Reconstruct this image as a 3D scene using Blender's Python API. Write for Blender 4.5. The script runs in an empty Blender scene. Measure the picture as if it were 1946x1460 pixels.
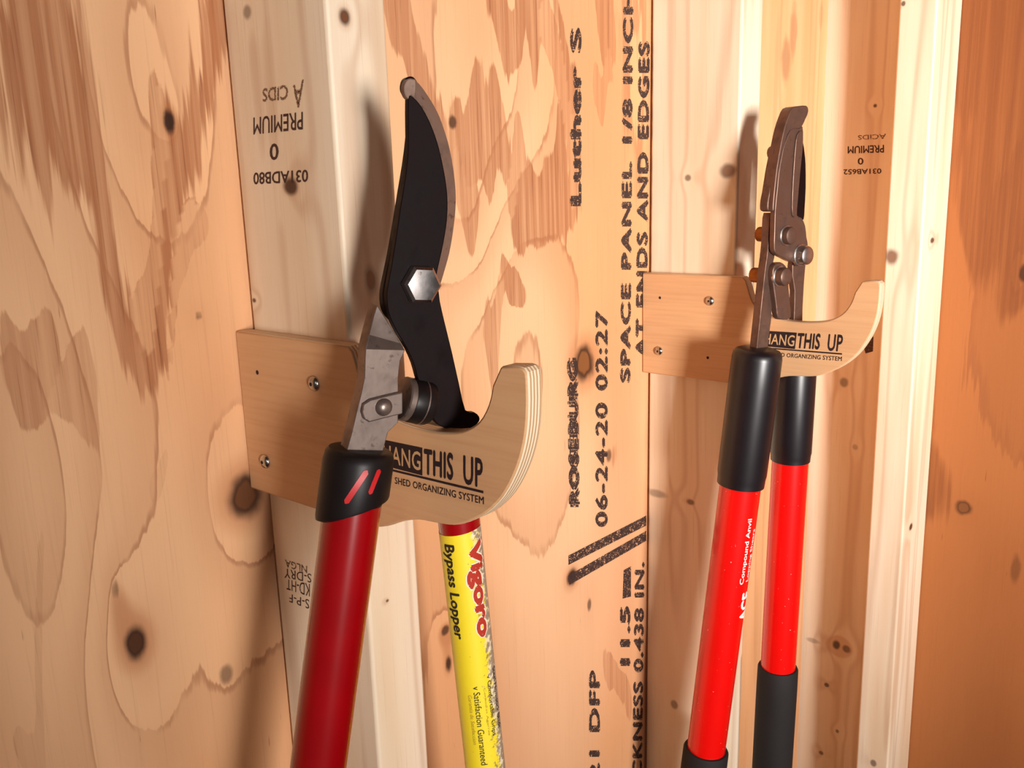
import bpy, bmesh, math, random
import numpy as np
from mathutils import Vector, Matrix

random.seed(7)
scene = bpy.context.scene
COL = scene.collection

# ---------------------------------------------------------------- camera
W, H = 1946, 1460
CAM = Vector((-0.2882, -0.4476, 1.5125))
YAW, PITCH, ROLL, FPX = 0.8576, 0.2134, -0.0318, 1694.3
_fw = Vector((math.sin(YAW)*math.cos(PITCH), math.cos(YAW)*math.cos(PITCH), -math.sin(PITCH)))
_r = Vector((math.cos(YAW), -math.sin(YAW), 0))
_u = _r.cross(_fw)
CR = _r*math.cos(ROLL) + _u*math.sin(ROLL)
CU = _u*math.cos(ROLL) - _r*math.sin(ROLL)
cam_data = bpy.data.cameras.new('camera')
cam_data.sensor_fit = 'HORIZONTAL'
cam_data.sensor_width = 36.0
cam_data.lens = 36.0*FPX/W
cam_data.clip_start = 0.01
cam = bpy.data.objects.new('camera', cam_data)
COL.objects.link(cam)
cam.matrix_world = Matrix.Translation(CAM) @ Matrix((CR, CU, -_fw)).transposed().to_4x4()
scene.camera = cam

# ---------------------------------------------------------------- light and exposure
scene.view_settings.view_transform = 'Standard'
scene.view_settings.look = 'None'
scene.view_settings.exposure = 0.0
scene.view_settings.gamma = 1.0
scene.view_settings.use_curve_mapping = False
world = bpy.data.worlds.new('world')
scene.world = world
world.use_nodes = True
world.node_tree.nodes['Background'].inputs[0].default_value = (1.0, 0.90, 0.80, 1)
world.node_tree.nodes['Background'].inputs[1].default_value = 0.04

def area(name, loc, target, sx, sy, power, col, spread=180):
    l = bpy.data.lights.new(name, 'AREA')
    l.shape = 'RECTANGLE'; l.size = sx; l.size_y = sy; l.energy = power; l.color = col; l.spread = math.radians(spread)
    o = bpy.data.objects.new(name, l); COL.objects.link(o)
    o.location = loc
    o.rotation_euler = (Vector(target)-Vector(loc)).to_track_quat('-Z', 'Y').to_euler()
    return o
# the open shed door across the room, and a smaller window nearly opposite the hooks
area('door_daylight', (-1.0, -2.4, 1.44), (0.86, 0, 1.52), 0.42, 0.55, 10.2, (1.0, 0.95, 0.91), 44)
area('window_daylight', (0.1, -2.5, 2.2), (0.1, 0, 1.4), 0.5, 0.4, 2.6, (1.0, 0.95, 0.88))
area('gap_daylight', (-2.3, -1.35, 1.9), (0, 0, 1.4), 0.3, 0.8, 2.6, (1.0, 0.95, 0.9))

# ---------------------------------------------------------------- picking helpers
def ray(px, py):
    return (CR*((px-W/2)/FPX) + CU*((H/2-py)/FPX) + _fw)
def on(px, py, p0, n):
    d = ray(px, py)
    return CAM + d*((Vector(p0)-CAM).dot(n)/d.dot(n))

# ---------------------------------------------------------------- tags
def tag(o, label=None, cat=None, group=None, kind=None):
    if label: o['label'] = label
    if cat: o['category'] = cat
    if group: o['group'] = group
    if kind: o['kind'] = kind
    return o
def empty(name, loc):
    o = bpy.data.objects.new(name, None); COL.objects.link(o)
    o.location = loc; o.empty_display_size = 0.02
    return o
def link(name, me, mat, parent=None):
    if mat and not me.materials: me.materials.append(mat)
    o = bpy.data.objects.new(name, me); COL.objects.link(o)
    if parent:
        o.parent = parent
        o.matrix_parent_inverse = Matrix.Translation(-parent.location)
    return o
def finish(bm, name, mat, parent=None, smooth=35, bevel=0, seg=2):
    bmesh.ops.recalc_face_normals(bm, faces=bm.faces[:])
    me = bpy.data.meshes.new(name)
    bm.to_mesh(me); bm.free()
    if smooth:
        me.shade_smooth()
        try: me.set_sharp_from_angle(angle=math.radians(smooth))
        except Exception: pass
    o = link(name, me, mat, parent)
    if bevel:
        m = o.modifiers.new('bevel', 'BEVEL'); m.width = bevel; m.segments = seg
        m.limit_method = 'ANGLE'; m.angle_limit = math.radians(50)
    return o

# ---------------------------------------------------------------- node expressions
def srgb(r, g, b):
    f = lambda c: (c/255/12.92) if c/255 <= .04045 else ((c/255+.055)/1.055)**2.4
    return (f(r), f(g), f(b), 1)
class NT:
    def __init__(self, name):
        self.m = bpy.data.materials.new(name); self.m.use_nodes = True
        self.t = self.m.node_tree; self.n = self.t.nodes
        self.b = self.n['Principled BSDF']; self.out = self.n['Material Output']
        tc = self.n.new('ShaderNodeTexCoord'); self.obj = tc.outputs['Object']
        sp = self.n.new('ShaderNodeSeparateXYZ'); self.t.links.new(self.obj, sp.inputs[0])
        self.x, self.y, self.z = [X(self, s) for s in sp.outputs]
    def put(self, s, v):
        if isinstance(v, X): self.t.links.new(v.s, s)
        elif isinstance(v, (int, float)) and s.type == 'VALUE': s.default_value = v
        else: s.default_value = v
    def math(self, op, *a):
        n = self.n.new('ShaderNodeMath'); n.operation = op
        for i, v in enumerate(a): self.put(n.inputs[i], v)
        return X(self, n.outputs[0])
    def vec(self, a, b, c):
        n = self.n.new('ShaderNodeCombineXYZ')
        for i, v in enumerate((a, b, c)): self.put(n.inputs[i], v)
        return X(self, n.outputs[0])
    def noise(self, v, scale=1, detail=2, rough=.5, dist=0):
        n = self.n.new('ShaderNodeTexNoise'); self.put(n.inputs['Vector'], v)
        n.inputs['Scale'].default_value = scale; n.inputs['Detail'].default_value = detail
        n.inputs['Roughness'].default_value = rough; n.inputs['Distortion'].default_value = dist
        return X(self, n.outputs[0])
    def step(self, v, lo, hi, a=0., b=1.):
        n = self.n.new('ShaderNodeMapRange'); n.interpolation_type = 'SMOOTHSTEP'
        for i, q in enumerate((v, lo, hi, a, b)): self.put(n.inputs[i], q)
        return X(self, n.outputs[0])
    def mix(self, f, a, b):
        n = self.n.new('ShaderNodeMix'); n.data_type = 'RGBA'
        self.put(n.inputs[0], f); self.put(n.inputs[6], a); self.put(n.inputs[7], b)
        return X(self, n.outputs[2])
    def bump(self, h, strength=.2, dist=.001):
        n = self.n.new('ShaderNodeBump'); n.inputs['Strength'].default_value = strength
        n.inputs['Distance'].default_value = dist; self.put(n.inputs['Height'], h)
        self.t.links.new(n.outputs[0], self.b.inputs['Normal'])
    def set(self, **k):
        for a, v in k.items(): self.put(self.b.inputs[a.replace('_', ' ')], v)
        return self
class X:
    def __init__(self, t, s): self.t, self.s = t, s
    def _o(self, op, o, r=False): return self.t.math(op, o, self) if r else self.t.math(op, self, o)
    def __add__(self, o): return self._o('ADD', o)
    __radd__ = __add__
    def __sub__(self, o): return self._o('SUBTRACT', o)
    def __rsub__(self, o): return self._o('SUBTRACT', o, True)
    def __mul__(self, o): return self._o('MULTIPLY', o)
    __rmul__ = __mul__
    def __truediv__(self, o): return self._o('DIVIDE', o)
    def pw(self, e): return self.t.math('POWER', self, e)
    def mn(self, o): return self.t.math('MINIMUM', self, o)
    def mx(self, o): return self.t.math('MAXIMUM', self, o)

def knots(t, u, v, lst, seed):
    """lst of (u0, v0, ru, rv, strength, centre) -> dark mask, pale centre mask, ring-field bulge"""
    wob = t.noise(t.vec(u*60+seed, v*45, 0.), 1, 2)
    dark, cen, bulge = None, None, None
    for (a, b, ru, rv, s, c) in lst:
        du = (u-a)/ru; dv = (v-b)/rv
        d = t.math('SQRT', du*du+dv*dv) + (wob-.5)*.8
        m = t.step(d, 1.25, .55, 0., s)
        if c:
            inner = t.step(d, .72, .5, 0., c)
            cen = inner if cen is None else cen.mx(inner)
        dark = m if dark is None else dark.mx(m)
        g = t.math('EXPONENT', (du*du+dv*dv)*(-.09))*min(1., s)
        bulge = g if bulge is None else bulge+g
    return dark, cen, bulge

def wood_ply(name, ax, kn, blobs, patches, pale, mid, darkc, seed, K=4.0, auto=.0, fields=False):
    """blobs bend the growth-ring field; patches (u, v, ru, rv, r0, amount) are the darker ragged veneer figures"""
    t = NT(name); u = {'x': t.x, 'y': t.y}[ax]; v = t.z
    h = t.noise(t.vec(u*4.2+seed, v*1.15+seed*.7, 0.), 1, 1.2, .45)*.8
    rag = t.noise(t.vec(u*230, v*6+seed, 0.), 1, 3, .6)
    rag2 = t.noise(t.vec(u*42+3, v*7+seed, 0.), 1, 3, .6)
    def at(nm):
        n = t.n.new('ShaderNodeAttribute'); n.attribute_name = nm; return X(t, n.outputs['Fac'])
    if fields:
        h = h + at('ring_field'); bul = at('knot_bulge')
        d = at('knot_distance') + (t.noise(t.vec(u*60+seed, v*45, 0.), 1, 2)-.5)*.8
        dk = t.step(d, 1.25, .55)*at('knot_strength'); cen = t.step(d, .72, .5)*at('knot_centre')
    else:
        for (a, b, ru, rv, wgt) in blobs:
            du = (u-a)/ru; dv = (v-b)/rv
            h = h + t.math('EXPONENT', (du*du+dv*dv)*(-1.))*wgt
        dk, cen, bul = knots(t, u, v, kn, seed)
    h = h + bul*.09 + (rag-.5)*.035 + (rag2-.5)*.06
    saw = t.math('FRACT', h*K)
    soft = t.step(saw, .15, .97)*t.step(saw, 1.0, .97)
    line = t.step(saw, .90, .965)*t.step(saw, 1.0, .975)
    # ragged darker figures
    pat = None
    if fields:
        pat = t.step(at('figure_distance')+(rag-.5)*.5+(rag2-.5)*.5, 1.04, .95)*at('figure_amount')
    else:
        uw = u + (t.noise(t.vec(u*16+seed, v*9, 1.), 1, 2)-.5)*.055
        vw = v + (t.noise(t.vec(u*34+seed, v*6, 5.), 1, 2)-.5)*.17
        for (a, b, ru, rv, r0, am) in patches:
            du = (uw-a)/ru; dv = (vw-b)/rv
            r = t.math('SQRT', du*du+dv*dv) + (rag-.5)*.5 + (rag2-.5)*.5
            m = t.step(r, 1.04, .95)
            if r0: m = m*t.step(r, r0-.14, r0+.06)
            m = m*am
            pat = m if pat is None else pat.mx(m)
    if auto:
        f = t.noise(t.vec(u*8+seed, v*2.6+seed, 0.), 1, 2)+(rag-.5)*.06+(rag2-.5)*.05
        m = t.step(f, .56, .60)*auto
        pat = m if pat is None else pat.mx(m)
    fib = t.noise(t.vec(u*620, v*10, 0.), 1, 3, .65)
    fib2 = t.noise(t.vec(u*190+9, v*3.2+seed, 0.), 1, 3, .6)
    tone = t.noise(t.vec(u*6+seed*2, v*2.2, 0.), 1, 2)
    c = t.mix(t.step(tone, .35, .7), pale, mid)
    c = t.mix(soft*.24, c, darkc)
    c = t.mix(line*t.step(rag2, .32, .60)*.5, c, srgb(150, 88, 52))
    if pat is not None:
        c = t.mix(pat*t.step(fib2, .32, .62, .55, 1.), c, darkc)
        streak = t.step(fib, .52, .68)*t.step(fib2, .42, .58)
        c = t.mix(streak*(pat*.62+.10), c, srgb(128, 74, 46))
    fleck = t.step(t.noise(t.vec(u*330+4, v*24+seed, 0.), 1, 2), .74, .79)
    c = t.mix(fleck*.5, c, srgb(110, 58, 32))
    halo = t.step(bul, .66, 1.0, 0., .55)
    c = t.mix(halo, c, srgb(176, 104, 58))
    c = t.mix(dk, c, srgb(40, 18, 13))
    if cen is not None: c = t.mix(cen, c, srgb(140, 86, 46))
    t.set(Base_Color=c, Roughness=.62)
    t.b.inputs['Specular IOR Level'].default_value = .3
    t.bump(fib, .30, .0004)
    return t.m

def wood_lumber(name, ax, kn, seed, pale=srgb(240, 222, 196), dark=srgb(228, 200, 166), rough=.5):
    t = NT(name); u = (t.x-t.y) if ax == 'xy' else {'x': t.x, 'y': t.y}[ax]
    v = t.z
    dk, cen, bul = knots(t, u, v, kn, seed)
    h = t.noise(t.vec(u*22+seed, v*.9+seed, 0.), 1, 2, .5) + bul*.12
    ring = t.math('PINGPONG', h*9, 1.)
    fib = t.noise(t.vec(u*700, v*11+seed, 0.), 1, 3, .6)
    tone = t.noise(t.vec(u*30+seed, v*3, 0.), 1, 2)
    c = t.mix(t.step(tone, .3, .75), pale, dark)
    c = t.mix(t.step(ring, .55, 1.)*.30, c, srgb(176, 120, 78))
    c = t.mix(t.step(fib, .55, .78)*.22, c, srgb(165, 110, 72))
    c = t.mix(t.step(bul, .72, 1.0, 0., .45), c, srgb(190, 128, 82))
    c = t.mix(dk, c, srgb(60, 30, 18))
    if cen is not None: c = t.mix(cen, c, srgb(140, 84, 46))
    t.set(Base_Color=c, Roughness=rough)
    t.bump(fib, .22, .0005)
    return t.m

def metal(name, base, rough, spots=.3, dark=srgb(40, 30, 26), metallic=1., scale=300):
    t = NT(name)
    n = t.noise(t.obj and X(t, t.obj), scale, 4, .6)
    n2 = t.noise(X(t, t.obj), scale*.22, 3, .6)
    c = t.mix(t.step(n, .58, .72)*spots, base, dark)
    c = t.mix(t.step(n2, .45, .7)*.35, c, dark)
    t.set(Base_Color=c, Metallic=metallic, Roughness=t.step(n2, .3, .7, rough*.8, rough*1.25))
    t.bump(n, .12, .0003)
    return t.m
def plastic(name, base, rough, coat=0., scr=0., var=.12):
    t = NT(name)
    n = t.noise(X(t, t.obj), 260, 3, .6); n2 = t.noise(X(t, t.obj), 40, 2)
    c = t.mix(t.step(n2, .3, .7)*var, base, (0, 0, 0, 1))
    if scr: c = t.mix(t.step(t.noise(X(t, t.obj), 420, 1), .76, .80)*scr, c, srgb(235, 180, 170))
    t.set(Base_Color=c, Roughness=rough)
    t.b.inputs['Coat Weight'].default_value = coat; t.b.inputs['Coat Roughness'].default_value = .15
    return t.m
def ink(name, col, wear=.5, scale=900):
    t = NT(name); t.set(Base_Color=col, Roughness=.8)
    a = t.noise(X(t, t.obj), scale, 3, .6)
    bl = t.noise(X(t, t.obj), scale*.25, 2, .6)
    th = .70-.24*wear
    f = t.step(a*.6+bl*.4, th+.03, th-.03)
    tr = t.n.new('ShaderNodeBsdfTransparent'); mx = t.n.new('ShaderNodeMixShader')
    t.t.links.new(f.s, mx.inputs[0]); t.t.links.new(tr.outputs[0], mx.inputs[1]); t.t.links.new(t.b.outputs[0], mx.inputs[2])
    # f high = keep the ink
    t.t.links.new(mx.outputs[0], t.out.inputs[0])
    return t.m

# ---------------------------------------------------------------- geometry helpers
def smooth_path(pts, n=4, closed=True):
    out = []; N = len(pts)
    rng = range(N if closed else N-1)
    for i in rng:
        g = lambda k: pts[k % N] if closed else pts[max(0, min(N-1, k))]
        p0, p1, p2, p3 = g(i-1), g(i), g(i+1), g(i+2)
        for k in range(n):
            s = k/n
            out.append(tuple(.5*((2*b)+(-a+c)*s+(2*a-5*b+4*c-d)*s*s+(-a+3*b-3*c+d)*s**3)
                             for a, b, c, d in zip(p0, p1, p2, p3)))
    if not closed: out.append(pts[-1])
    return out
def prism(pts, n, front, back, name, mat, parent, bevel=.0006, smooth=35):
    """pts: 3-D outline on a plane with unit normal n; extruded from front to back (signed offsets along n)"""
    n = Vector(n); bm = bmesh.new()
    a = [bm.verts.new(Vector(p)+n*front) for p in pts]
    b = [bm.verts.new(Vector(p)+n*back) for p in pts]
    bm.faces.new(a); bm.faces.new(list(reversed(b)))
    for i in range(len(a)):
        j = (i+1) % len(a); bm.faces.new((a[i], b[i], b[j], a[j]))
    return finish(bm, name, mat, parent, smooth, bevel)
def px_prism(px, p0, n, front, back, name, mat, parent, bevel=.0006, sm=4):
    q = smooth_path(px, sm) if sm else px
    return prism([on(x, y, Vector(p0)+Vector(n)*front, n) for x, y in q], n, 0, back-front, name, mat, parent, bevel)
def box(x0, x1, y0, y1, z0, z1, name, mat, parent=None, bevel=0, seg=3, cuts=0):
    bm = bmesh.new()
    v = [bm.verts.new((x, y, z)) for x in (x0, x1) for y in (y0, y1) for z in (z0, z1)]
    for f in ((0, 1, 3, 2), (4, 6, 7, 5), (0, 4, 5, 1), (2, 3, 7, 6), (0, 2, 6, 4), (1, 5, 7, 3)):
        bm.faces.new([v[i] for i in f])
    return finish(bm, name, mat, parent, 35 if bevel else 0, bevel, seg)
class Tube:
    """round handle: axis from a (top) to b (bottom); angle 0 faces the photographer, + is to the right"""
    def __init__(self, a, b):
        self.a, self.b = Vector(a), Vector(b); self.L = (self.b-self.a).length
        self.d = (self.b-self.a).normalized()
        mid = (self.a+self.b)/2
        e = (CAM-mid); e -= self.d*e.dot(self.d); self.e1 = e.normalized()
        f = self.d.cross(self.e1)
        if f.dot(CR) < 0: f = -f
        self.e2 = f
    def p(self, s, th, r):
        return self.a + self.d*s + (self.e1*math.cos(th)+self.e2*math.sin(th))*r
    def s_at(self, y):
        """distance along the axis where it crosses an image row"""
        lo, hi = -.2, self.L+.4
        for _ in range(50):
            m = (lo+hi)/2; q = self.a+self.d*m-CAM
            if H/2 - FPX*q.dot(CU)/q.dot(_fw) < y: lo = m
            else: hi = m
        return (lo+hi)/2
    def sleeve(self, prof, name, mat, parent, seg=40, cap0=True, cap1=True, slant0=0, slant1=0, ph0=0, ph1=0, smooth=40):
        bm = bmesh.new(); rings = []; s0, s1 = prof[0][0], prof[-1][0]
        for s, r in prof:
            w1 = (s-s0)/(s1-s0) if s1 != s0 else 0
            ring = []
            for k in range(seg):
                th = 2*math.pi*k/seg
                off = slant0*(1-w1)*math.cos(th-ph0)+slant1*w1*math.cos(th-ph1)
                ring.append(bm.verts.new(self.p(s+off, th, r)))
            rings.append(ring)
        for i in range(len(rings)-1):
            for k in range(seg):
                j = (k+1) % seg
                bm.faces.new((rings[i][k], rings[i][j], rings[i+1][j], rings[i+1][k]))
        if cap0: bm.faces.new(rings[0])
        if cap1: bm.faces.new(list(reversed(rings[-1])))
        return finish(bm, name, mat, parent, smooth)
def disc_stack(c, axis, prof, name, mat, parent, seg=24, rot=0, smooth=35):
    """lathe about axis through c; prof of (offset along axis, radius)"""
    c, axis = Vector(c), Vector(axis).normalized()
    e1 = axis.orthogonal().normalized()
    if abs(axis.z) < .9: e1 = (Vector((0, 0, 1))-axis*axis.z).normalized()
    e2 = axis.cross(e1); bm = bmesh.new(); rings = []
    for h, r in prof:
        rings.append([bm.verts.new(c+axis*h+(e1*math.cos(2*math.pi*k/seg+rot)+e2*math.sin(2*math.pi*k/seg+rot))*r) for k in range(seg)])
    for i in range(len(rings)-1):
        for k in range(seg):
            j = (k+1) % seg
            bm.faces.new((rings[i][k], rings[i][j], rings[i+1][j], rings[i+1][k]))
    bm.faces.new(rings[0]); bm.faces.new(list(reversed(rings[-1])))
    return finish(bm, name, mat, parent, smooth)
def rows_solid(rows, p0, n, thick, name, mat, parent, bevel=.0004):
    """strip of (leftpx, rightpx, offset) rows; solid of given thickness"""
    n = Vector(n); bm = bmesh.new(); F = []; B = []
    for l, r, o in rows:
        a = on(*l, Vector(p0)+n*o, n); b = on(*r, Vector(p0)+n*o, n)
        F.append([bm.verts.new(a), bm.verts.new(b)])
        B.append([bm.verts.new(a-n*thick), bm.verts.new(b-n*thick)])
    for i in range(len(rows)-1):
        bm.faces.new((F[i][0], F[i][1], F[i+1][1], F[i+1][0]))
        bm.faces.new((B[i][0], B[i+1][0], B[i+1][1], B[i][1]))
        bm.faces.new((F[i][0], F[i+1][0], B[i+1][0], B[i][0]))
        bm.faces.new((F[i][1], B[i][1], B[i+1][1], F[i+1][1]))
    bm.faces.new((F[0][0], B[0][0], B[0][1], F[0][1])); k = -1
    bm.faces.new((F[k][0], F[k][1], B[k][1], B[k][0]))
    return finish(bm, name, mat, parent, 25, bevel)

# ---------------------------------------------------------------- lettering
def text_mesh(txt, bold=0., spacing=1.):
    cu = bpy.data.curves.new('t', 'FONT'); cu.body = txt; cu.size = 1
    cu.space_character = spacing; cu.resolution_u = 3
    o = bpy.data.objects.new('t', cu); COL.objects.link(o)
    dg = bpy.context.evaluated_depsgraph_get()
    me0 = bpy.data.meshes.new_from_object(o.evaluated_get(dg))
    bpy.data.objects.remove(o); bpy.data.curves.remove(cu)
    # heavier strokes: the word struck several times with a small offset
    sh = [(0, 0)] if bold <= 0 else [(0, 0), (bold, 0), (-bold, 0), (0, bold), (0, -bold)]
    vs, fs = [], []
    base = [(v.co.x, v.co.y) for v in me0.vertices]; pol = [tuple(p.vertices) for p in me0.polygons]
    for k, (a, b) in enumerate(sh):
        n = len(vs); vs += [(x+a, y+b, k*.04) for x, y in base]; fs += [tuple(i+n for i in p) for p in pol]
    bpy.data.meshes.remove(me0)
    xs = [v[0] for v in vs]; ys = [v[1] for v in vs]; x0, x1, y0, y1 = min(xs), max(xs), min(ys), max(ys)
    me = bpy.data.meshes.new('lettering')
    me.from_pydata([((x-x0)/(x1-x0), (y-y0)/(y1-y0), z) for x, y, z in vs], [], fs)
    return me
def text_quad(txt, quad, p0, n, mat, parent, name='ink_lettering', eps=.00015, bold=0., spacing=1., shift=None):
    """quad px: bottom-left, bottom-right, top-right, top-left of the word, on plane (p0,n)"""
    n = Vector(n); me = text_mesh(txt, bold, spacing)
    c = [on(x, y, p0, n)+n*eps for x, y in quad]
    if shift: c = [q+Vector(shift) for q in c]
    for v in me.vertices:
        a, b, z = v.co
        v.co = c[0]*(1-a)*(1-b)+c[1]*a*(1-b)+c[2]*a*b+c[3]*(1-a)*b+n*(z*.0001)
    me.name = name
    return link(name, me, mat, parent)
def ink_quad(quad, p0, n, mat, parent, name='ink_bar', eps=.00012, shift=None):
    n = Vector(n); bm = bmesh.new()
    bm.faces.new([bm.verts.new(on(x, y, p0, n)+n*eps+(Vector(shift) if shift else Vector())) for x, y in quad])
    return finish(bm, name, mat, parent, 0)
def tube_text(txt, tube, s0, s1, a0, a1, r, mat, parent, name='ink_lettering', bold=0., spacing=1., flip=False):
    """word running along the tube from s0 to s1; baseline at angle a0, tops at angle a1"""
    me = text_mesh(txt, bold, spacing)
    bm = bmesh.new(); bm.from_mesh(me)
    for k in range(1, 6):
        bmesh.ops.bisect_plane(bm, geom=bm.verts[:]+bm.edges[:]+bm.faces[:], plane_co=(0, k/6, 0), plane_no=(0, 1, 0))
    for v in bm.verts:
        v.co = tube.p(s0+(s1-s0)*v.co.x, a0+(a1-a0)*v.co.y, r+v.co.z*.0001)
    bm.to_mesh(me); bm.free(); me.name = name
    return link(name, me, mat, parent)

# ---------------------------------------------------------------- scene constants (metres)
NW = Vector((0, -1, 0))            # long wall faces -Y
NB = Vector((-1, 0, 0))            # end wall and stud sides face -X
SW, SD = .038, .089                # stud section
XB = .4278                         # second stud
XE, XF, XC, YC = .826, .805, .737, -.1136   # end-wall plywood, corner stud face, third stud front, its left side
T = .0105                          # hook board thickness
ZA, ZB, HP = 1.4396, 1.4346, .0939

def kw(l):   # knots on the long wall, from the photograph's positions
    o = []
    for x, y, rx, ry, s, c in l:
        p = on(x, y, (0, 0, 0), NW); q = on(x+rx, y, (0, 0, 0), NW); r = on(x, y+ry, (0, 0, 0), NW)
        o.append((p.x, p.z, abs(q.x-p.x), abs(r.z-p.z), s, c))
    return o
def kp(l, p0, n, ax):
    o = []
    for x, y, rx, ry, s, c in l:
        p = on(x, y, p0, n); q = on(x+rx, y, p0, n); r = on(x, y+ry, p0, n)
        f = {'x': lambda a: a.x, 'y': lambda a: a.y, 'xy': lambda a: a.x-a.y}[ax]
        o.append((f(p), p.z, abs(f(q)-f(p)), abs(r.z-p.z), s, c))
    return o

# ---------------------------------------------------------------- materials
M = {}
wall_kn = kw([(322, 230, 11, 26, .95, 0), (258, 1224, 24, 36, 1, .25), (466, 942, 36, 44, 1, .45), (219, 1120, 8, 22, .5, 0),
              (430, 1282, 14, 20, .6, 0), (860, 232, 8, 14, .8, 0), (1110, 690, 19, 34, 1, .95), (1086, 1098, 10, 17, .95, 0),
              (852, 1262, 7, 18, .9, 0), (846, 1198, 8, 10, .8, 0), (1096, 312, 6, 9, .7, 0), (1157, 866, 5, 14, .7, 0), (378, 600, 7, 10, .6, 0),
              (1120, 1150, 4, 12, .7, 0)])
PT = [(262, -90, 218, 690, .58, .95), (60, 640, 62, 190, 0, .6), (160, 780, 60, 90, 0, .45), (420, 610, 45, 60, 0, .25), (312, 330, 26, 130, 0, .45),
      (800, 70, 48, 130, 0, .7), (896, 150, 42, 100, 0, .8), (860, 250, 26, 80, 0, .7), (1012, 20, 70, 75, 0, .85), (1015, 300, 62, 92, 0, .9), (956, 230, 24, 60, 0, .6),
      (948, 480, 34, 62, 0, .8), (900, 520, 30, 60, 0, .55), (1150, 50, 14, 120, 0, .8), (1135, 200, 22, 60, 0, .5), (1060, 180, 14, 120, 0, .5), (1165, 1330, 14, 110, 0, .55),
      (50, 1150, 60, 60, 0, .2), (300, 860, 40, 50, 0, .15)]
def kb(l): return [k[:4]+(w,) for k, w in zip(kw([a[:4]+(0, 0) for a in l]), [a[4] for a in l])]
wall_bl = kb([(270, 130, 150, 460, .62), (60, 900, 110, 420, -.35), (470, 930, 130, 300, .40), (258, 1240, 90, 220, .30),
              (930, 120, 110, 330, .45), (1010, 700, 140, 300, -.35), (880, 420, 60, 160, .25)])
wall_pt = [k[:4]+(r0, am) for k, r0, am in zip(kw([a[:4]+(0, 0) for a in PT]), [a[4] for a in PT], [a[5] for a in PT])]
M['ply'] = wood_ply('plywood_long_wall', 'x', wall_kn, wall_bl, wall_pt, srgb(238, 188, 143), srgb(228, 167, 117), srgb(174, 111, 72), 3.1, 4.2, 0, True)
end_kn = kp([(1832, 965, 15, 15, .8, .7), (1945, 520, 10, 20, .8, 0), (1930, 1080, 10, 30, .4, 0)], (XE, 0, 0), NB, 'y')
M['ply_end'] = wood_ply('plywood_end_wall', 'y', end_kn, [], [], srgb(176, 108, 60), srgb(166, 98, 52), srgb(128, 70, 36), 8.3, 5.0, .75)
M['studA'] = wood_lumber('lumber_first_stud', 'xy',
    [(a, b, c, d, s, e) for a, b, c, d, s, e in
     kp([(470, 22, 9, 15, .6, 0), (553, 354, 14, 18, .95, 0), (483, 571, 4, 5, .9, 0)], (0, 0, 0), NB, 'xy') +
     kp([(655, 33, 12, 20, .95, .5), (736, 1142, 3, 3, .8, 0), (705, 532, 13, 30, .4, .5)], (0, -SD, 0), NW, 'xy')], 1.7)
M['studB'] = wood_lumber('lumber_second_stud', 'xy',
    kp([(1386, 325, 17, 14, .7, .4), (1308, 338, 7, 7, .7, 0), (1310, 952, 8, 6, .7, 0), (1246, 936, 20, 8, .5, 0), (1278, 1331, 7, 8, .6, 0)], (XB, 0, 0), NB, 'xy'), 5.2)
M['studE'] = wood_lumber('lumber_corner_stud', 'xy',
    kp([(1663, 201, 4, 4, .9, 0), (1590, 1226, 8, 9, .85, 0), (1608, 1234, 9, 8, .7, 0), (1571, 1302, 5, 4, .8, 0), (1591, 1390, 4, 4, .7, 0), (1560, 1431, 5, 4, .7, 0),
        (1604, 728, 9, 10, .6, 0), (1625, 850, 6, 6, .4, 0), (1545, 1218, 14, 5, .4, 0)], (XF, 0, 0), NB, 'xy'), 9.4)
M['studC'] = wood_lumber('lumber_third_stud', 'xy',
    kp([(1717, 7, 4, 5, .8, 0), (1695, 488, 13, 17, .7, .5), (1660, 1451, 6, 7, .7, 0)], (XC, 0, 0), NB, 'xy') +
    kp([(1772, 457, 4, 6, .9, 0), (1731, 1002, 3, 6, .95, 0)], (0, YC-SW, 0), NW, 'xy'), 12.6)
M['cboard'] = wood_lumber('reddish_corner_board', 'x', kp([(1508, 60, 7, 55, .35, 0), (1494, 115, 9, 45, .4, 0), (1560, 30, 4, 30, .2, 0)], (0, -.0128, 0), NW, 'x'), 20.1, srgb(232, 178, 130), srgb(222, 162, 112))
def board_material():
    t = NT('birch_plywood_hook')
    # face veneer with thin horizontal grain; the edge shows the glued layers
    g = t.noise(t.vec(t.x*60, t.y*14, t.z*420), 1, 3, .6)
    g2 = t.noise(t.vec(t.x*20, t.y*5, t.z*40), 1, 2)
    c = t.mix(t.step(g, .35, .75), srgb(216, 168, 122), srgb(208, 157, 112))
    c = t.mix(t.step(g2, .4, .7)*.3, c, srgb(200, 146, 102))
    lay = t.math('FRACT', (t.x+10.)/(T/5)+.0)
    ge = t.n.new('ShaderNodeNewGeometry'); sp = t.n.new('ShaderNodeSeparateXYZ'); t.t.links.new(ge.outputs['True Normal'], sp.inputs[0])
    side = t.step(t.math('ABSOLUTE', X(t, sp.outputs[0])), .6, .3)
    dk = t.step(t.math('ABSOLUTE', lay-.5), .22, .30)
    edge = t.mix(dk, srgb(236, 218, 190), srgb(188, 150, 108))
    c = t.mix(side, c, edge)
    t.set(Base_Color=c, Roughness=.5); t.bump(g, .1, .0003)
    return t.m
M['board'] = board_material()
M['screw'] = metal('zinc_screw', srgb(200, 195, 188), .22, .1)
M['hole'] = plastic('pilot_hole_dark', srgb(40, 22, 14), .9)
M['print'] = ink('burnt_print', srgb(34, 8, 10), .02, 2500)
M['printwood'] = plastic('print_knockout_wood', srgb(206, 160, 112), .55, var=.05)
M['inkwall'] = ink('sheet_ink', srgb(58, 38, 32), .55, 800)
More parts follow.
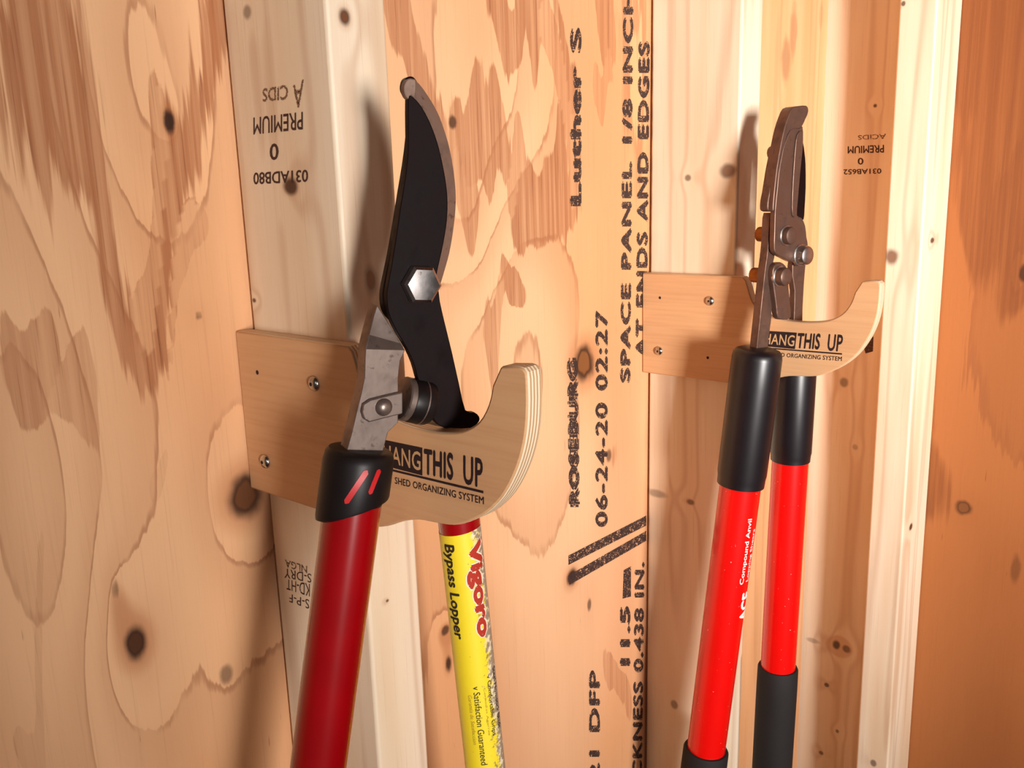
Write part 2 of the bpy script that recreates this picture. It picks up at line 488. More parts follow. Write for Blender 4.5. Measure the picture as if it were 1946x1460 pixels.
M['inkstamp'] = ink('stamp_ink', srgb(70, 40, 28), .32, 1500)
M['inkfaint'] = ink('faint_stamp_ink', srgb(130, 92, 66), .75, 1500)
M['blade'] = metal('black_oxide_blade', srgb(16, 5, 6), .5, .15, srgb(30, 14, 12), .0)
M['blade'].node_tree.nodes['Principled BSDF'].inputs['Specular IOR Level'].default_value = .12
M['bevel'] = metal('ground_edge_steel', srgb(134, 108, 94), .55, .6, srgb(60, 40, 34), .4)
M['steel'] = metal('worn_grey_steel', srgb(128, 112, 104), .45, .6, srgb(56, 42, 36), .7)
M['steel2'] = metal('brown_grey_steel', srgb(112, 86, 74), .46, .35, srgb(52, 34, 28), .7)
M['zinc'] = metal('zinc_bolt', srgb(190, 184, 182), .3, .6, srgb(96, 78, 72))
M['brass'] = metal('brassy_nut', srgb(150, 96, 44), .4, .3, srgb(70, 40, 20), .8)
M['rubber'] = plastic('black_rubber', srgb(26, 20, 20), .42, var=.3)
M['rubber'].node_tree.nodes['Principled BSDF'].inputs['Specular IOR Level'].default_value = .25
M['foam'] = plastic('black_foam', srgb(22, 16, 15), .8, var=.2)
M['vinyl'] = plastic('black_vinyl_collar', srgb(24, 18, 22), .35, var=.2)
M['red1'] = plastic('crimson_paint', srgb(156, 3, 12), .24, .6, .0)
M['red2'] = plastic('scarlet_paint', srgb(226, 12, 8), .26, .4, .6, .05)
M['inlay'] = plastic('red_inlay_plastic', srgb(196, 30, 34), .4)
M['white'] = ink('white_print', srgb(245, 225, 215), .12, 2200)
M['floor'] = wood_ply('floor_boards', 'x', [(0, 0, .01, .01, .2, 0)], [], [], srgb(130, 92, 62), srgb(115, 80, 52), srgb(90, 58, 36), 4.4)

# ---------------------------------------------------------------- the setting
def vnoise(x, y, seed):
    """smooth value noise for the wandering outlines of the veneer figure"""
    r = np.random.RandomState(seed); tab = r.rand(64, 64)
    xi = np.floor(x).astype(int); yi = np.floor(y).astype(int); fx = x-xi; fy = y-yi
    fx = fx*fx*(3-2*fx); fy = fy*fy*(3-2*fy); g = lambda a, b: tab[a % 64, b % 64]
    return (g(xi, yi)*(1-fx)+g(xi+1, yi)*fx)*(1-fy)+(g(xi, yi+1)*(1-fx)+g(xi+1, yi+1)*fx)*fy
def veneer_wall():
    xs = np.array([-1.6, -1.2, -.9, -.7]+list(np.arange(-.5, .662, .0025))+[.72, .78, XE+.012])
    zs = np.array([0, .4, .7]+list(np.arange(.86, 1.80, .0025))+[1.95, 2.2, 2.5])
    U, V = np.meshgrid(xs, zs, indexing='ij'); nx, nz = U.shape; u, v = U.ravel(), V.ravel(); n = nx*nz
    ring = np.zeros(n); bul = np.zeros(n); D = np.full(n, 9.); S = np.zeros(n); C = np.zeros(n)
    for a, b, ru, rv, w in wall_bl: ring += w*np.exp(-((u-a)/ru)**2-((v-b)/rv)**2)
    for a, b, ru, rv, st, ce in wall_kn:
        q = ((u-a)/ru)**2+((v-b)/rv)**2; d = np.sqrt(q); bul += np.exp(-.09*q)*min(1., st)
        m = d < D; D[m] = d[m]; S[m] = st; C[m] = ce
    uw = u+(vnoise(u*16+31, v*9+3, 1)-.5)*.05+(vnoise(u*40+31, v*14+3, 2)-.5)*.016
    vw = v+(vnoise(u*34+40, v*6+7, 3)-.5)*.15+(vnoise(u*90+40, v*9+7, 4)-.5)*.06
    R = np.full(n, 9.); A = np.zeros(n)
    for a, b, ru, rv, r0, am in wall_pt:
        r = np.sqrt(((uw-a)/ru)**2+((vw-b)/rv)**2)
        if r0: r = np.maximum(r, 1+(r0-r)*.8)
        m = r < R; R[m] = r[m]; A[m] = am
    co = np.stack([u, np.zeros(n), v], 1)
    k = np.arange((nx-1)*(nz-1)); i = k//(nz-1); jj = k % (nz-1); p = i*nz+jj
    F = np.stack([p, p+nz, p+nz+1, p+1], 1)
    back = np.array([[xs[0], .012, 0], [xs[-1], .012, 0], [xs[-1], .012, 2.5], [xs[0], .012, 2.5]])
    co = np.concatenate([co, back])
    faces = F.tolist()+[[n, n+3, n+2, n+1], [n, n+1, (nx-1)*nz, 0][::-1], [n+3, nz-1, nx*nz-1, n+2][::-1], [n, 0, nz-1, n+3][::-1], [n+1, n+2, nx*nz-1, (nx-1)*nz][::-1]]
    me = bpy.data.meshes.new('wall_left'); me.from_pydata(co.tolist(), [], faces); me.update()
    for nm, arr in (('ring_field', ring), ('knot_bulge', bul), ('knot_distance', D), ('knot_strength', S), ('knot_centre', C), ('figure_distance', R), ('figure_amount', A)):
        at = me.attributes.new(nm, 'FLOAT', 'POINT'); at.data.foreach_set('value', np.concatenate([arr, np.full(4, 9. if 'distance' in nm else 0.)]).astype(np.float32))
    return link('wall_left', me, M['ply'])
wl = veneer_wall()
tag(wl, 'orange plywood sheathing of the long wall with printed lettering', 'wall', kind='structure')
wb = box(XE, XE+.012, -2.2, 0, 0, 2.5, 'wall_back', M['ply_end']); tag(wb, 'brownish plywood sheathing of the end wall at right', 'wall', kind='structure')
fl = box(-1.6, XE, -2.2, 0, -.02, 0, 'floor', M['floor']); tag(fl, 'plain wooden shed floor below the picture', 'floor', kind='structure')
ce = box(-1.6, XE, -2.2, 0, 2.5, 2.52, 'ceiling', M['floor']); tag(ce, 'plain wooden shed ceiling above the picture', 'ceiling', kind='structure')

def stud(x0, x1, y0, y1, mat, label, tilt=None):
    o = box(x0, x1, y0, y1, 0, 2.5, 'wall_stud', mat, None, .0022, 3)
    tag(o, label, 'stud', 'upright lumber studs along the walls')
    if tilt:      # slight lean of the real stud: shift of the top and bottom ends in X
        for v in o.data.vertices:
            w = (v.co.z-1.45)
            v.co.x += tilt*w
    return o
sA = stud(0, SW, -SD, -.0026, M['studA'], 'pale stud behind the crimson lopper with upside-down black stamp on its side')
sB = stud(XB, XB+SW, -SD, -.0024, M['studB'], 'pale stud behind the scarlet lopper, carrying the smaller-looking hook board', .012)
sE = stud(XF, XE-.0005, -.112, -.0012, M['studE'], 'corner stud with small upside-down stamp, half in shade beside the corner')
sC = stud(XC, XE-.0005, YC-SW, YC, M['studC'], 'rightmost pale stud standing out from the end wall')

cb_ = box(.60, XF-.0042, -.0128, -.0003, 0, 2.5, 'corner_board', M['cboard'], None, .0012, 2)
tag(cb_, 'reddish wide board lining the long wall between the far stud and the corner', 'board')
# nail head low on the long wall etc. are left to the wood itself; printed lettering on the sheathing
P0 = (0, 0, 0)
def up_word(txt, xl, xr, yb, yt, lean=0, bold=.05, sp=1.05):
    """word reading upwards: letter tops to the left"""
    q = [(xr-lean, yb), (xr+lean, yt), (xl+lean, yt), (xl-lean, yb)]
    return text_quad(txt, q, P0, NW, M['inkwall'], wl, bold=bold, spacing=sp)
up_word('Luther S', 1083, 1105, 392, 52, 0, .06)
up_word('SPACE PANEL 1/8 INCH', 1181, 1201, 728, -20, 3, .06, 1.15)
up_word('AT ENDS AND EDGES', 1210, 1232, 680, 78, 3, .06, 1.15)
up_word('ROSEBURG', 1079, 1100, 964, 680, -2, .11, 1.1)
up_word('06-24-20 02:27', 1131, 1155, 1002, 590, 0, .04, 1.1)
up_word('11.5', 1178, 1198, 1266, 1152, 0, .06)
ink_quad([(1183, 1138), (1185, 1084), (1199, 1076), (1199, 1134)], P0, NW, M['inkwall'], wl)
up_word('THICKNESS 0.438 IN.', 1203, 1222, 1560, 1068, 3, .05, 1.1)
up_word('1121 DFP', 1119, 1140, 1540, 1274, 0, .05, 1.1)
ink_quad([(1080, 1056), (1228, 980), (1228, 999), (1080, 1074)], P0, NW, M['inkwall'], wl)
ink_quad([(1080, 1094), (1228, 1009), (1228, 1028), (1082, 1112)], P0, NW, M['inkwall'], wl)

# stamps on the studs (upside down)
PA = (0, 0, 0)
def inv_word(txt, l, r, p0, n, mat, parent, bold=0.01, sp=1.0):
    """l=(x,ytop,ybot) at image left, r the same at image right; the word stands on its head"""
    q = [(r[0], r[1]), (l[0], l[1]), (l[0], l[2]), (r[0], r[2])]
    return text_quad(txt, q, p0, n, mat, parent, bold=bold, spacing=sp)
inv_word('PREMIUM', (482, 223, 256), (576, 212, 246), PA, NB, M['inkstamp'], sA, .01)
inv_word('0', (513, 273, 305), (530, 272, 304), PA, NB, M['inkstamp'], sA, .02)
inv_word('031ADB80', (482, 328, 351), (586, 322, 346), PA, NB, M['inkstamp'], sA, .02)
inv_word('CIDS', (499, 168, 194), (548, 160, 190), PA, NB, M['inkfaint'], sA, .03)
inv_word('A', (557, 163, 207), (578, 150, 203), PA, NB, M['inkfaint'], sA, .02)
inv_word('S-P-F', (550, 1128, 1144), (588, 1140, 1158), PA, NB, M['inkstamp'], sA, 0)
inv_word('KD-HT', (545, 1101, 1120), (589, 1110, 1134), PA, NB, M['inkstamp'], sA, 0)
inv_word('S-DRY', (541, 1080, 1098), (592, 1091, 1108), PA, NB, M['inkstamp'], sA, 0)
inv_word('NLGA', (542, 1063, 1077), (584, 1076, 1090), PA, NB, M['inkfaint'], sA, .02)
PE = (XF, 0, 0)
inv_word('PREMIUM', (1611, 278, 292), (1680, 275, 290), PE, NB, M['inkstamp'], sE, .02)
inv_word('0', (1630, 300, 313), (1641, 300, 313), PE, NB, M['inkstamp'], sE, .02)
inv_word('031AB652', (1603, 322, 332), (1675, 320, 330), PE, NB, M['inkstamp'], sE, .02)
inv_word('ACIDS', (1630, 257, 266), (1684, 254, 264), PE, NB, M['inkfaint'], sE, .02)
ink_quad([(1637, 645), (1660, 640), (1659, 668), (1645, 672)], PE, NB, M['inkstamp'], sE)

# ---------------------------------------------------------------- hook boards
PP = (-T, 0, 0)
hook_px = [(443, 630), (520, 639.5), (600, 649.5), (655, 656.5), (672, 660)]
def plate_pts():
    """outline in (Y, Z) relative to the board's upper wall corner"""
    A = lambda x, y: (lambda p: (p.y, p.z-ZA))(on(x, y, (-T, 0, 0), NB))
    B = lambda x, y: (lambda p: (p.y, p.z-ZB))(on(x, y, (XB-T, 0, 0), NB))
    # hook bay (seen best on the far board), tip and belly
    bay = [B(1421, 545), B(1427, 566), B(1437, 584), B(1452, 597), B(1475, 606), B(1510, 612), B(1545, 613), B(1575, 609), B(1600, 597), B(1616, 577), B(1624, 556)]
    bay = smooth_path(bay, 3, False)
    tipc = [A(950, 699), A(953, 696.5), A(985, 697), A(994, 700), A(1000, 708), A(1002, 722)]
    belly = [A(1003, 760), A(1001, 810), A(993, 858), A(978, 903), A(955, 945), A(925, 975), A(890, 993), A(860, 999), A(828, 995), A(795, 989), A(765, 992), A(735, 1001), A(700, 1002), A(660, 989), A(604, 970)]
    belly = smooth_path(belly, 3, False)
    top = (0, 0)
    yb = B(1417, 527)
    return [(-.0006, 0), (-.04, 0), (-.075, 0), (yb[0]+.003, 0), (yb[0], -.0025)] + bay + tipc + belly + [(-.0006, -HP)]
PLATE = plate_pts()
TXT = [  # word, quad px on the near board, material, bold, eps
    ('box', [(726, 884), (803, 904), (803, 851), (726, 835)], 'print', 0, .00012),
    ('HANG', [(729, 877), (800, 895), (800, 859), (729, 844)], 'printwood', .012, .0003),
    ('THIS', [(806, 902), (862, 914), (862, 861), (806, 852)], 'print', .03, .00015),
    ('UP', [(881, 920), (918, 929), (918, 872), (881, 865)], 'print', .02, .00015),
    ('box', [(726, 891), (919, 938), (919, 933), (726, 887)], 'print', 0, .00012),
    ('SHED ORGANIZING SYSTEM', [(751, 919.5), (920, 959), (920, 944.5), (751, 906.5)], 'print', .012, .00015)]
def hook_board(x, z, label, screws, holes):
    root = empty('hook_board', (x-T/2, -.001, z-HP))
    tag(root, label, 'hook', 'plywood tool hooks screwed to the studs')
    pts = [Vector((x-T, y, z+q)) for y, q in PLATE]
    o = prism(pts, NB, 0, -(T-.0002), 'board', M['board'], root, .0011, 30)
    # plies are read across the thickness: shift texture by object origin
    for v in o.data.vertices: v.co.x -= x
    o.location = (x, 0, 0)
    sh = (x, 0, z-ZA)
    for w, q, m, b, e in TXT:
        if w == 'box': ink_quad(q, PP, NB, M[m], root, 'print_bar', e, sh)
        else: text_quad(w, q, PP, NB, M[m], root, 'print_lettering', e, b, 1.05, sh)
    for (sx, sy) in screws:
        c = on(sx, sy, (x-T, 0, 0), NB)
        s = disc_stack(c, NB, [(-.001, .0042), (.0006, .0042), (.0016, .0036), (.0024, .0022), (.0026, .0012)], 'screw', M['screw'], root, 20)
        disc_stack(c, NB, [(.0016, .0011), (.00275, .0011)], 'drive_recess', M['hole'], s, 6)
    for (sx, sy) in holes:
        c = on(sx, sy, (x-T, 0, 0), NB)
        disc_stack(c, NB, [(-.0005, .0013), (.0001, .0013)], 'pilot_hole', M['hole'], root, 10)
    return root
hook_board(0, ZA, 'plywood hook board screwed to the near stud, holding the crimson lopper', [(598, 729), (505, 877)], [(489, 708)])
hook_board(XB, ZB, 'plywood hook board screwed to the far stud, holding the scarlet lopper', [(1349, 572), (1252, 667)], [(1254, 566), (1345, 680)])

# ---------------------------------------------------------------- first lopper (bypass, crimson)
az = math.radians(20)
N1 = Vector((-math.sin(az), -math.cos(az), 0))
C1 = Vector((.005, -.159, 1.43))
L1 = empty('bypass_lopper', (0, -.15, 1.0))
tag(L1, 'bypass lopper with black curved blade and crimson handles hanging on the near hook', 'lopper')
T1f = [(776, 189), (776, 240), (776, 289), (770.7, 337), (761.7, 391), (754, 445), (743.6, 509), (736, 551), (735.6, 570), (738, 592)]
T1low = [(745, 612), (756, 634), (772.6, 661), (786, 691), (793, 716), (803, 745), (815, 775), (826, 800), (846, 814), (885, 816), (901, 811), (911, 801), (911, 792), (902, 784), (885, 780),
         (874, 735), (860, 672), (846.6, 617), (836.5, 573), (834, 552)]
inner = [(828, 536), (831, 515), (838.5, 481.7), (844.5, 451.5), (849, 421), (850.6, 385), (847.6, 349), (840, 307), (831, 270.7), (819, 237.5), (807, 213), (795, 195), (781, 181)]
outer = [(835.5, 545), (844.5, 515), (853.6, 481.7), (861, 439.5), (865.6, 397), (865.6, 361), (861, 319), (853.6, 279.7), (843, 243.6), (831, 213), (813, 182), (796, 159), (784, 149.5)]
blade_px = T1f + T1low + inner
px_prism(blade_px, C1, N1, .003, -.001, 'blade', M['blade'], L1, .0004, 2)
# ground bevel that runs down to the cutting edge
bm = bmesh.new(); ii = smooth_path(inner, 3, False); oo = smooth_path(outer, 3, False)
va = [bm.verts.new(on(x, y, C1+N1*.003, N1)) for x, y in ii]
vb = [bm.verts.new(on(x, y, C1+N1*.0003, N1)) for x, y in oo]
vc = [bm.verts.new(v.co-N1*.004) for v in va]
vd = [bm.verts.new(v.co-N1*.0013) for v in vb]
for i in range(len(ii)-1):
    for p, q in ((va, vb), (vb, vd), (vd, vc), (vc, va)):
        bm.faces.new((p[i], p[i+1], q[i+1], q[i]))
for k in (0, -1): bm.faces.new((va[k], vb[k], vd[k], vc[k]))
finish(bm, 'cutting_edge', M['bevel'], L1, 30)
px_prism([(773, 186), (768, 176), (768, 162), (773, 152), (779, 149), (786, 150), (791, 154), (789, 186), (781, 190)], C1, N1, .0028, -.0008, 'blade_tip', M['bevel'], L1, .0008, 3)
# hooked counter blade just behind the cutting blade
hook1 = [(774, 200), (768, 189), (760, 176), (758.7, 165), (762, 153), (770.7, 147.7), (781, 152), (790, 175), (800, 240), (806, 330), (800, 430), (800, 500), (806, 545), (796, 585), (765, 612), (742, 610), (727, 596), (720.5, 576), (720.5, 550), (727, 517), (735, 478), (745, 420), (754, 365), (766, 289)]
hk = [on(x, y, C1-N1*.0062, N1) for x, y in smooth_path(hook1, 3)]
prism(hk, N1, .0050, 0, 'hook_blade', M['blade'], L1, .0006)
# pivot bolt with hexagonal head, nut behind
cb = on(796, 540, C1+N1*.003, N1)
disc_stack(cb, N1, [(0, .0070), (.0006, .0070)], 'washer', M['zinc'], L1, 24)
disc_stack(cb, N1, [(.0006, .0090), (.0046, .0090), (.0058, .0076), (.0062, .0045)], 'pivot_bolt', M['zinc'], L1, 6, .42, 20)
disc_stack(cb-N1*.0112, -N1, [(0, .008), (.006, .008), (.008, .005)], 'pivot_nut', M['brass'], L1, 6, .1, 20)
# grey shank of the near handle
sh1 = [((717, 580), (730, 600), -.0012), ((709.6, 603), (747, 628), -.0012), ((701, 636), (762, 653), .0002), ((694.5, 664), (770, 666), .0040), ((693.5, 688), (761, 686), .0042),
       ((693, 716), (757.5, 716), .0042), ((687, 746), (757.5, 746), .0042), ((679.5, 776), (757.5, 776), .0042), ((672, 808), (757, 803), .0042), ((668, 825), (738, 821), .0042), ((655, 872), (726, 866), .0042)]
rows_solid(sh1, C1, N1, .0095, 'shank', M['steel'], L1)
# bumper: steel strap, rivet, flange and rubber
px_prism([(704, 760), (735, 752), (766, 745), (766, 787), (735, 794.5), (702, 803), (692, 797), (688, 784), (691, 769)], C1, N1, .0068, .0043, 'bumper_strap', M['steel'], L1, .0006, 0)
cr = on(729, 774, C1+N1*.0068, N1)
disc_stack(cr, N1, [(-.001, .0040), (.0004, .0040), (.0016, .0034), (.0025, .0022), (.0028, .0008)], 'rivet', M['steel'], L1, 24)
b0 = on(764, 757, C1+N1*.0005, N1); b1 = on(803, 765, C1+N1*.0005, N1); bd = (b1-b0).normalized()
disc_stack(b0, bd, [(0, .0096), (.0006, .0102), (.0030, .0102), (.0034, .0098)], 'bumper_flange', M['steel'], L1, 32)
disc_stack(b0+bd*.0034, bd, [(0, .0100), (.0010, .0104), ((b1-b0).length-.002, .0104), ((b1-b0).length, .0096)], 'bumper_rubber', M['rubber'], L1, 32)
disc_stack(b0+bd*((b1-b0).length-.0016), bd, [(0, .01055), (.0006, .01055)], 'bumper_ring', M['steel'], L1, 32)
# near handle
h1 = Tube(on(677, 905, C1, N1), on(608, 1440, C1+N1*.002, N1))
h1 = Tube(h1.a, h1.a+h1.d*.62)
r1 = .0131
h1.sleeve([(.012, r1), (.03, r1), (.30, r1), (.60, r1), (.62, r1*.9)], 'handle_tube', M['red1'], L1)
s_t, s_b = h1.s_at(853), h1.s_at(968)
col1 = h1.sleeve([(s_t-.0005, .0105), (s_t, .0138), (s_t+.0015, .0152), (s_t+.005, .0160), (s_t+.016, .0160), (s_b-.002, .0160), (s_b-.0006, .0157), (s_b, .0132)], 'collar', M['rubber'], L1,
          slant0=.0004, slant1=.0065, ph1=math.radians(-90))
def inlay(ya, xa, yb, xb, wpx):
    bm = bmesh.new(); f = []; 
    pa, pb = Vector((xa, ya)), Vector((xb, yb)); dr = (pb-pa).normalized(); nn = Vector((-dr.y, dr.x))
    out = []; L_ = (pb-pa).length
    for i in range(17):
        q = i/16; a = -wpx+(L_+2*wpx)*q
        e = max(0, -a, a-L_)/wpx; hw = wpx*math.sqrt(max(.04, 1-e*e))
        out += [pa+dr*a+nn*hw, pa+dr*a-nn*hw]
    R = .0163; vs = []
    for q in out:
        d = ray(*q); d = d.normalized(); o = CAM-h1.a
        dd = d-h1.d*d.dot(h1.d); oo_ = o-h1.d*o.dot(h1.d)
        A = dd.dot(dd); B_ = 2*dd.dot(oo_); C_ = oo_.dot(oo_)-R*R; D = max(0, B_*B_-4*A*C_)
        vs.append(CAM+d*((-B_-math.sqrt(D))/(2*A)))
    v = [bm.verts.new(p) for p in vs]
    for i in range(16): bm.faces.new((v[2*i], v[2*i+1], v[2*i+3], v[2*i+2]))
    finish(bm, 'red_inlay', M['inlay'], col1, 40)
inlay(953, 659, 899, 695, 5.5); inlay(936, 704, 896, 720, 4.2)
# far handle with its worn yellow label, passing behind the board
p2a = CAM + ray(866, 930).normalized()*0; d_ = ray(866, 930); p2a = CAM+d_*((.033-CAM.x)/d_.x)
d_ = ray(922, 1453); p2b = CAM+d_*((.040-CAM.x)/d_.x)
h2 = Tube(p2a, p2b); h2 = Tube(h2.a, h2.a+h2.d*.6)
r2 = .0113
h2.sleeve([(-.01, r2), (.0, r2), (.3, r2), (.58, r2), (.60, r2*.9)], 'handle_tube', M['red1'], L1)
s_c = h2.s_at(800); 
h2.sleeve([(s_c-.001, .009), (s_c, .0125), (s_c+.002, .0138), (s_c+.024, .0138), (s_c+.0255, .0116)], 'collar', M['rubber'], L1, slant1=.003, ph1=math.radians(-90))
def label_material():
    t = NT('worn_yellow_label')
    ge = t.n.new('ShaderNodeUVMap'); sp = t.n.new('ShaderNodeSeparateXYZ'); t.t.links.new(ge.outputs[0], sp.inputs[0])
    u, v = X(t, sp.outputs[0]), X(t, sp.outputs[1])     # u around (0 left .. 1 right), v downwards in metres
    n = t.noise(t.vec(u*3.0, v*60, 0.), 1, 4, .65); n2 = t.noise(t.vec(u*14, v*300, 2.), 1, 3, .6)
    yel = t.mix(n, srgb(246, 222, 48), srgb(240, 214, 40))
    torn = t.step(n*.5+u*1.0, 1.05, 1.12)
    c = t.mix(torn, yel, srgb(240, 226, 190))
    scuff = t.step(n2*.45+u*.5, .62, .68)
    c = t.mix(scuff*.8, c, srgb(130, 108, 92))
    c = t.mix(t.step(n2, .70, .74)*.7, c, srgb(90, 60, 40))
    t.set(Base_Color=c, Roughness=.45)
    return t.m
M['label'] = label_material()
def tube_label(tube, s0, s1, a0, a1, r, mat, parent, slant=0):
    bm = bmesh.new(); uv = bm.loops.layers.uv.new('uv'); A, S = 28, 24; g = []
    for i in range(S+1):
        row = []
        for k in range(A+1):
            th = a0+(a1-a0)*k/A; s = s0+(s1-s0)*i/S - (slant*math.sin(th) if i == 0 else 0)
            row.append((bm.verts.new(tube.p(s, th, r)), k/A, s))
        g.append(row)
    for i in range(S):
        for k in range(A):
            q = (g[i][k], g[i][k+1], g[i+1][k+1], g[i+1][k])
            f = bm.faces.new([w[0] for w in q])
            for l, w in zip(f.loops, q): l[uv].uv = (w[1], w[2])
    return finish(bm, 'yellow_label', mat, parent, 60)
D = math.radians
lb = tube_label(h2, h2.s_at(1002), h2.s_at(1700), D(-120), D(78), r2+.0002, M['label'], L1, .0012)
M['lab_black'] = ink('label_black', srgb(40, 24, 16), .22, 2500)
M['lab_red'] = ink('label_red', srgb(176, 44, 22), .28, 1800)
M['lab_white'] = plastic('label_white', srgb(244, 232, 205), .5, var=.02)
M['lab_faint'] = ink('label_faint', srgb(180, 150, 40), .5, 2500)
rt = r2+.0004
S2 = lambda y: h2.s_at(y-20)
tube_text('Bypass Lopper', h2, S2(1040), S2(1217), D(-60), D(-20), rt, M['lab_black'], lb, bold=.03)
tube_text('Vigoro', h2, S2(1035), S2(1219), D(0), D(66), rt, M['lab_white'], lb, bold=.10)
tube_text('Vigoro', h2, S2(1037), S2(1217), D(4), D(60), rt+.0002, M['lab_red'], lb, bold=.055)
tube_text('v Satisfaction Guaranteed', h2, S2(1304), S2(1450), D(-11), D(7), rt, M['lab_black'], lb, bold=.0)
tube_text('Garantia de Satisfaccion', h2, S2(1320), S2(1412), D(-27), D(-16), rt, M['lab_faint'], lb)
tube_text('v Comfortable Grips', h2, S2(1290), S2(1402), D(27), D(44), rt, M['lab_black'], lb, bold=.0)
tube_text('Comodos Agarres', h2, S2(1310), S2(1398), D(16), D(24), rt, M['lab_faint'], lb)
tube_text('Steel Non-stick Blade', h2, S2(1282), S2(1398), D(55), D(70), rt, M['lab_black'], lb)

# ---------------------------------------------------------------- second lopper (compound anvil, scarlet)
az2 = math.radians(14)
N2 = Vector((-math.sin(az2), -math.cos(az2), 0))
C2 = Vector((.40, -.118, 1.42))
L2 = empty('anvil_lopper', (.41, -.12, .9))
tag(L2, 'compound anvil lopper with brown-grey steel jaws and scarlet handles on the far hook', 'lopper')
Z5 = lambda x, y: (1380+x*.3152, 180+y*.3152)
def zp(l): return [Z5(*a) for a in l]
d_ = ray(1440, 668); g1a = CAM+d_*((.386-CAM.x)/d_.x)
d_ = ray(1341, 1430); g1b = CAM+d_*((.372-CAM.x)/d_.x)
g1 = Tube(g1a, g1b); g1 = Tube(g1.a, g1.a+g1.d*.66)
d_ = ray(1512, 700); g2a = CAM+d_*((.4535-CAM.x)/d_.x)
d_ = ray(1467, 1460); g2b = CAM+d_*((.456-CAM.x)/d_.x)
g2 = Tube(g2a, g2b); g2 = Tube(g2.a, g2.a+g2.d*.66)
# layers, front to back along N2
CL = on(1441, 645, g1.a, N2)
C2 = CL.copy()
# anvil jaw with thick side
px_prism(zp([(400, 78), (440, 68), (485, 66), (497, 90), (492, 120), (478, 150), (462, 185), (440, 205), (385, 216), (360, 275), (340, 335), (326, 400), (315, 480), (304, 570), (292, 690), (283, 700), (283, 660), (292, 560), (306, 440), (330, 300), (352, 200), (375, 130)]), C2, N2, .006, -.004, 'anvil_jaw', M['steel2'], L2, .0007, 2)
an = zp([(395, 120), (370, 180), (345, 255), (325, 330), (310, 420), (296, 520), (284, 620), (275, 700), (262, 703), (250, 690), (252, 640), (262, 590), (276, 500), (290, 420), (310, 330), (338, 220), (365, 145)])
px_prism(an, C2, N2, .002, -.006, 'anvil_bed', M['steel2'], L2, .0008, 2)
# jaw carrier plate with the pivots
carrier = zp([(388, 214), (415, 200), (440, 205), (462, 190), (466, 270), (460, 350), (447, 480), (434, 640), (428, 728), (455, 742), (478, 790), (486, 860), (494, 905), (480, 960), (440, 1000), (400, 1010), (345, 985), (305, 962), (290, 930), (292, 820), (296, 690), (308, 570), (318, 470), (342, 335), (362, 275)])
px_prism(carrier, C2, N2, .0062, .0012, 'jaw_plate', M['steel2'], L2, .0006, 2)
# raised fold on the jaw plate
px_prism(zp([(430, 240), (460, 215), (462, 300), (456, 370), (444, 480), (430, 640), (424, 728), (400, 728), (400, 600), (410, 420), (418, 320)]), C2, N2, .0074, .0060, 'jaw_fold', M['steel2'], L2, .0005, 2)
# dark cutting blade behind the jaw
px_prism(zp([(440, 230), (464, 285), (474, 350), (480, 420), (481, 560), (474, 690), (468, 752), (440, 760), (420, 700), (430, 500)]), C2, N2, .0008, -.003, 'blade', M['blade'], L2, .0004, 2)
# bar of the near handle
rows_solid([(Z5(270, 712), Z5(290, 712), .0), (Z5(262, 745), Z5(290, 745), .0), (Z5(258, 830), Z5(292, 830), .0), (Z5(254, 900), Z5(296, 900), .0), (Z5(246, 980), Z5(292, 980), .0), (Z5(232, 1080), Z5(268, 1080), .0), (Z5(222, 1180), Z5(272, 1180), .0), (Z5(212, 1270), Z5(277, 1270), 0), (Z5(203, 1360), Z5(272, 1360), 0), (Z5(192, 1460), Z5(258, 1460), 0), (Z5(180, 1580), Z5(246, 1580), 0)],
           C2, N2, .0075, 'handle_bar', M['steel2'], L2)
# shank of the far handle below the big bolt
px_prism(zp([(408, 985), (450, 960), (490, 985), (480, 1030), (470, 1150), (462, 1300), (456, 1440), (410, 1440), (410, 1340), (414, 1180), (400, 1090)]), C2, N2, .0010, -.0045, 'far_shank', M['steel2'], L2, .0006, 2)
# link
px_prism(zp([(300, 1020), (330, 1010), (362, 1035), (372, 1080), (380, 1180), (392, 1310), (386, 1350), (345, 1358), (312, 1345), (303, 1280), (290, 1180), (280, 1090), (286, 1045)]), C2, N2, .0048, -.0008, 'link_plate', M['steel2'], L2, .0008, 2)
def bolt(cx, cy, off, r, mat, h=.0045):
    c = on(*Z5(cx, cy), C2+N2*off, N2)
    disc_stack(c, N2, [(-.0015, r*1.16), (.0008, r*1.16), (.0012, r*1.05)], 'washer', M['zinc'], L2, 28)
    disc_stack(c, N2, [(.001, r), (h*.7, r), (h*.9, r*.92), (h, r*.75), (h*1.05, r*.3)], 'pivot_bolt', mat, L2, 28)
bolt(362, 850, .0062, .0071, M['steel2'], .0062)
bolt(448, 968, .0062, .0079, M['zinc'], .0082)
bolt(322, 1096, .0048, .0074, M['steel2'], .0075)
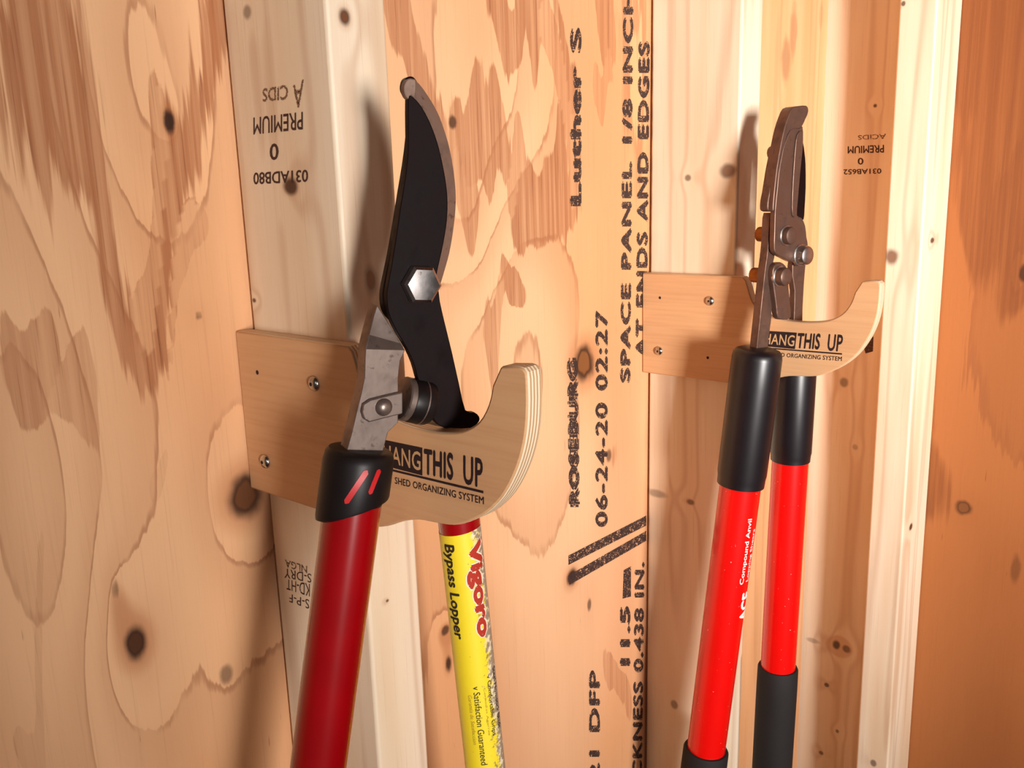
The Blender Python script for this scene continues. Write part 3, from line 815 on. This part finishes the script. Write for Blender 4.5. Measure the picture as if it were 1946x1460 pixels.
for (x, y) in ((218, 842), (182, 1088)):
    c = on(*Z5(x, y), C2-N2*.020, N2)
    disc_stack(c, N2, [(-.004, .0045), (-.003, .0062), (.003, .0064), (.0045, .0062), (.014, .0038)], 'lock_nut', M['brass'], L2, 14)
for (x, y) in ((283, 350), (250, 612)):
    c = on(*Z5(x, y), C2-N2*.004, N2)
    disc_stack(c, N2, [(-.003, .003), (-.002, .0052), (.002, .0056), (.004, .0056)], 'anvil_rivet', M['steel2'], L2, 16)
# handles
rg = .0172
s0, s1 = g1.s_at(664), g1.s_at(920)
g1.sleeve([(s0-.001, .0135), (s0+.0006, .0178), (s0+.003, .0195), (s0+.007, .0202), (s0+.03, .0204), (s1-.010, .0204), (s1-.006, .0198), (s1, .0196), (s1+.0005, .0174)], 'collar', M['vinyl'], L2)
g1.sleeve([(s1-.02, rg), (s1+.1, rg), (g1.L-.02, rg), (g1.L, rg*.9)], 'handle_tube', M['red2'], L2)
sg = g1.s_at(1422)
g1.sleeve([(sg-.0002, .0174), (sg, .0192), (sg+.002, .0204), (sg+.02, .0206), (g1.L-.004, .0206), (g1.L+.004, .018)], 'foam_grip', M['foam'], L2)
rg2 = .0160
s0, s1 = g2.s_at(690), g2.s_at(874)
g2.sleeve([(s0-.012, .0135), (s0-.010, .0165), (s0-.004, .0178), (s1-.008, .0180), (s1-.005, .0174), (s1, .0172), (s1+.0005, .0160)], 'collar', M['vinyl'], L2)
g2.sleeve([(s1-.02, rg2), (s1+.1, rg2), (g2.L-.02, rg2), (g2.L, rg2*.9)], 'handle_tube', M['red2'], L2)
sg = g2.s_at(1266)
g2.sleeve([(sg-.0002, .0162), (sg, .0176), (sg+.002, .0186), (sg+.02, .0188), (g2.L-.004, .0188), (g2.L+.004, .016)], 'foam_grip', M['foam'], L2)
G = lambda y: g1.s_at(y-18)
tube_text('Compound Anvil', g1, G(1113), G(990), D(52), D(34), rg+.0003, M['white'], L2, bold=.02)
tube_text('Lopping Shears', g1, G(1110), G(1012), D(74), D(58), rg+.0003, M['white'], L2, bold=.01)
tube_text('ACE', g1, G(1185), G(1130), D(92), D(50), rg+.0003, M['white'], L2, bold=.04)
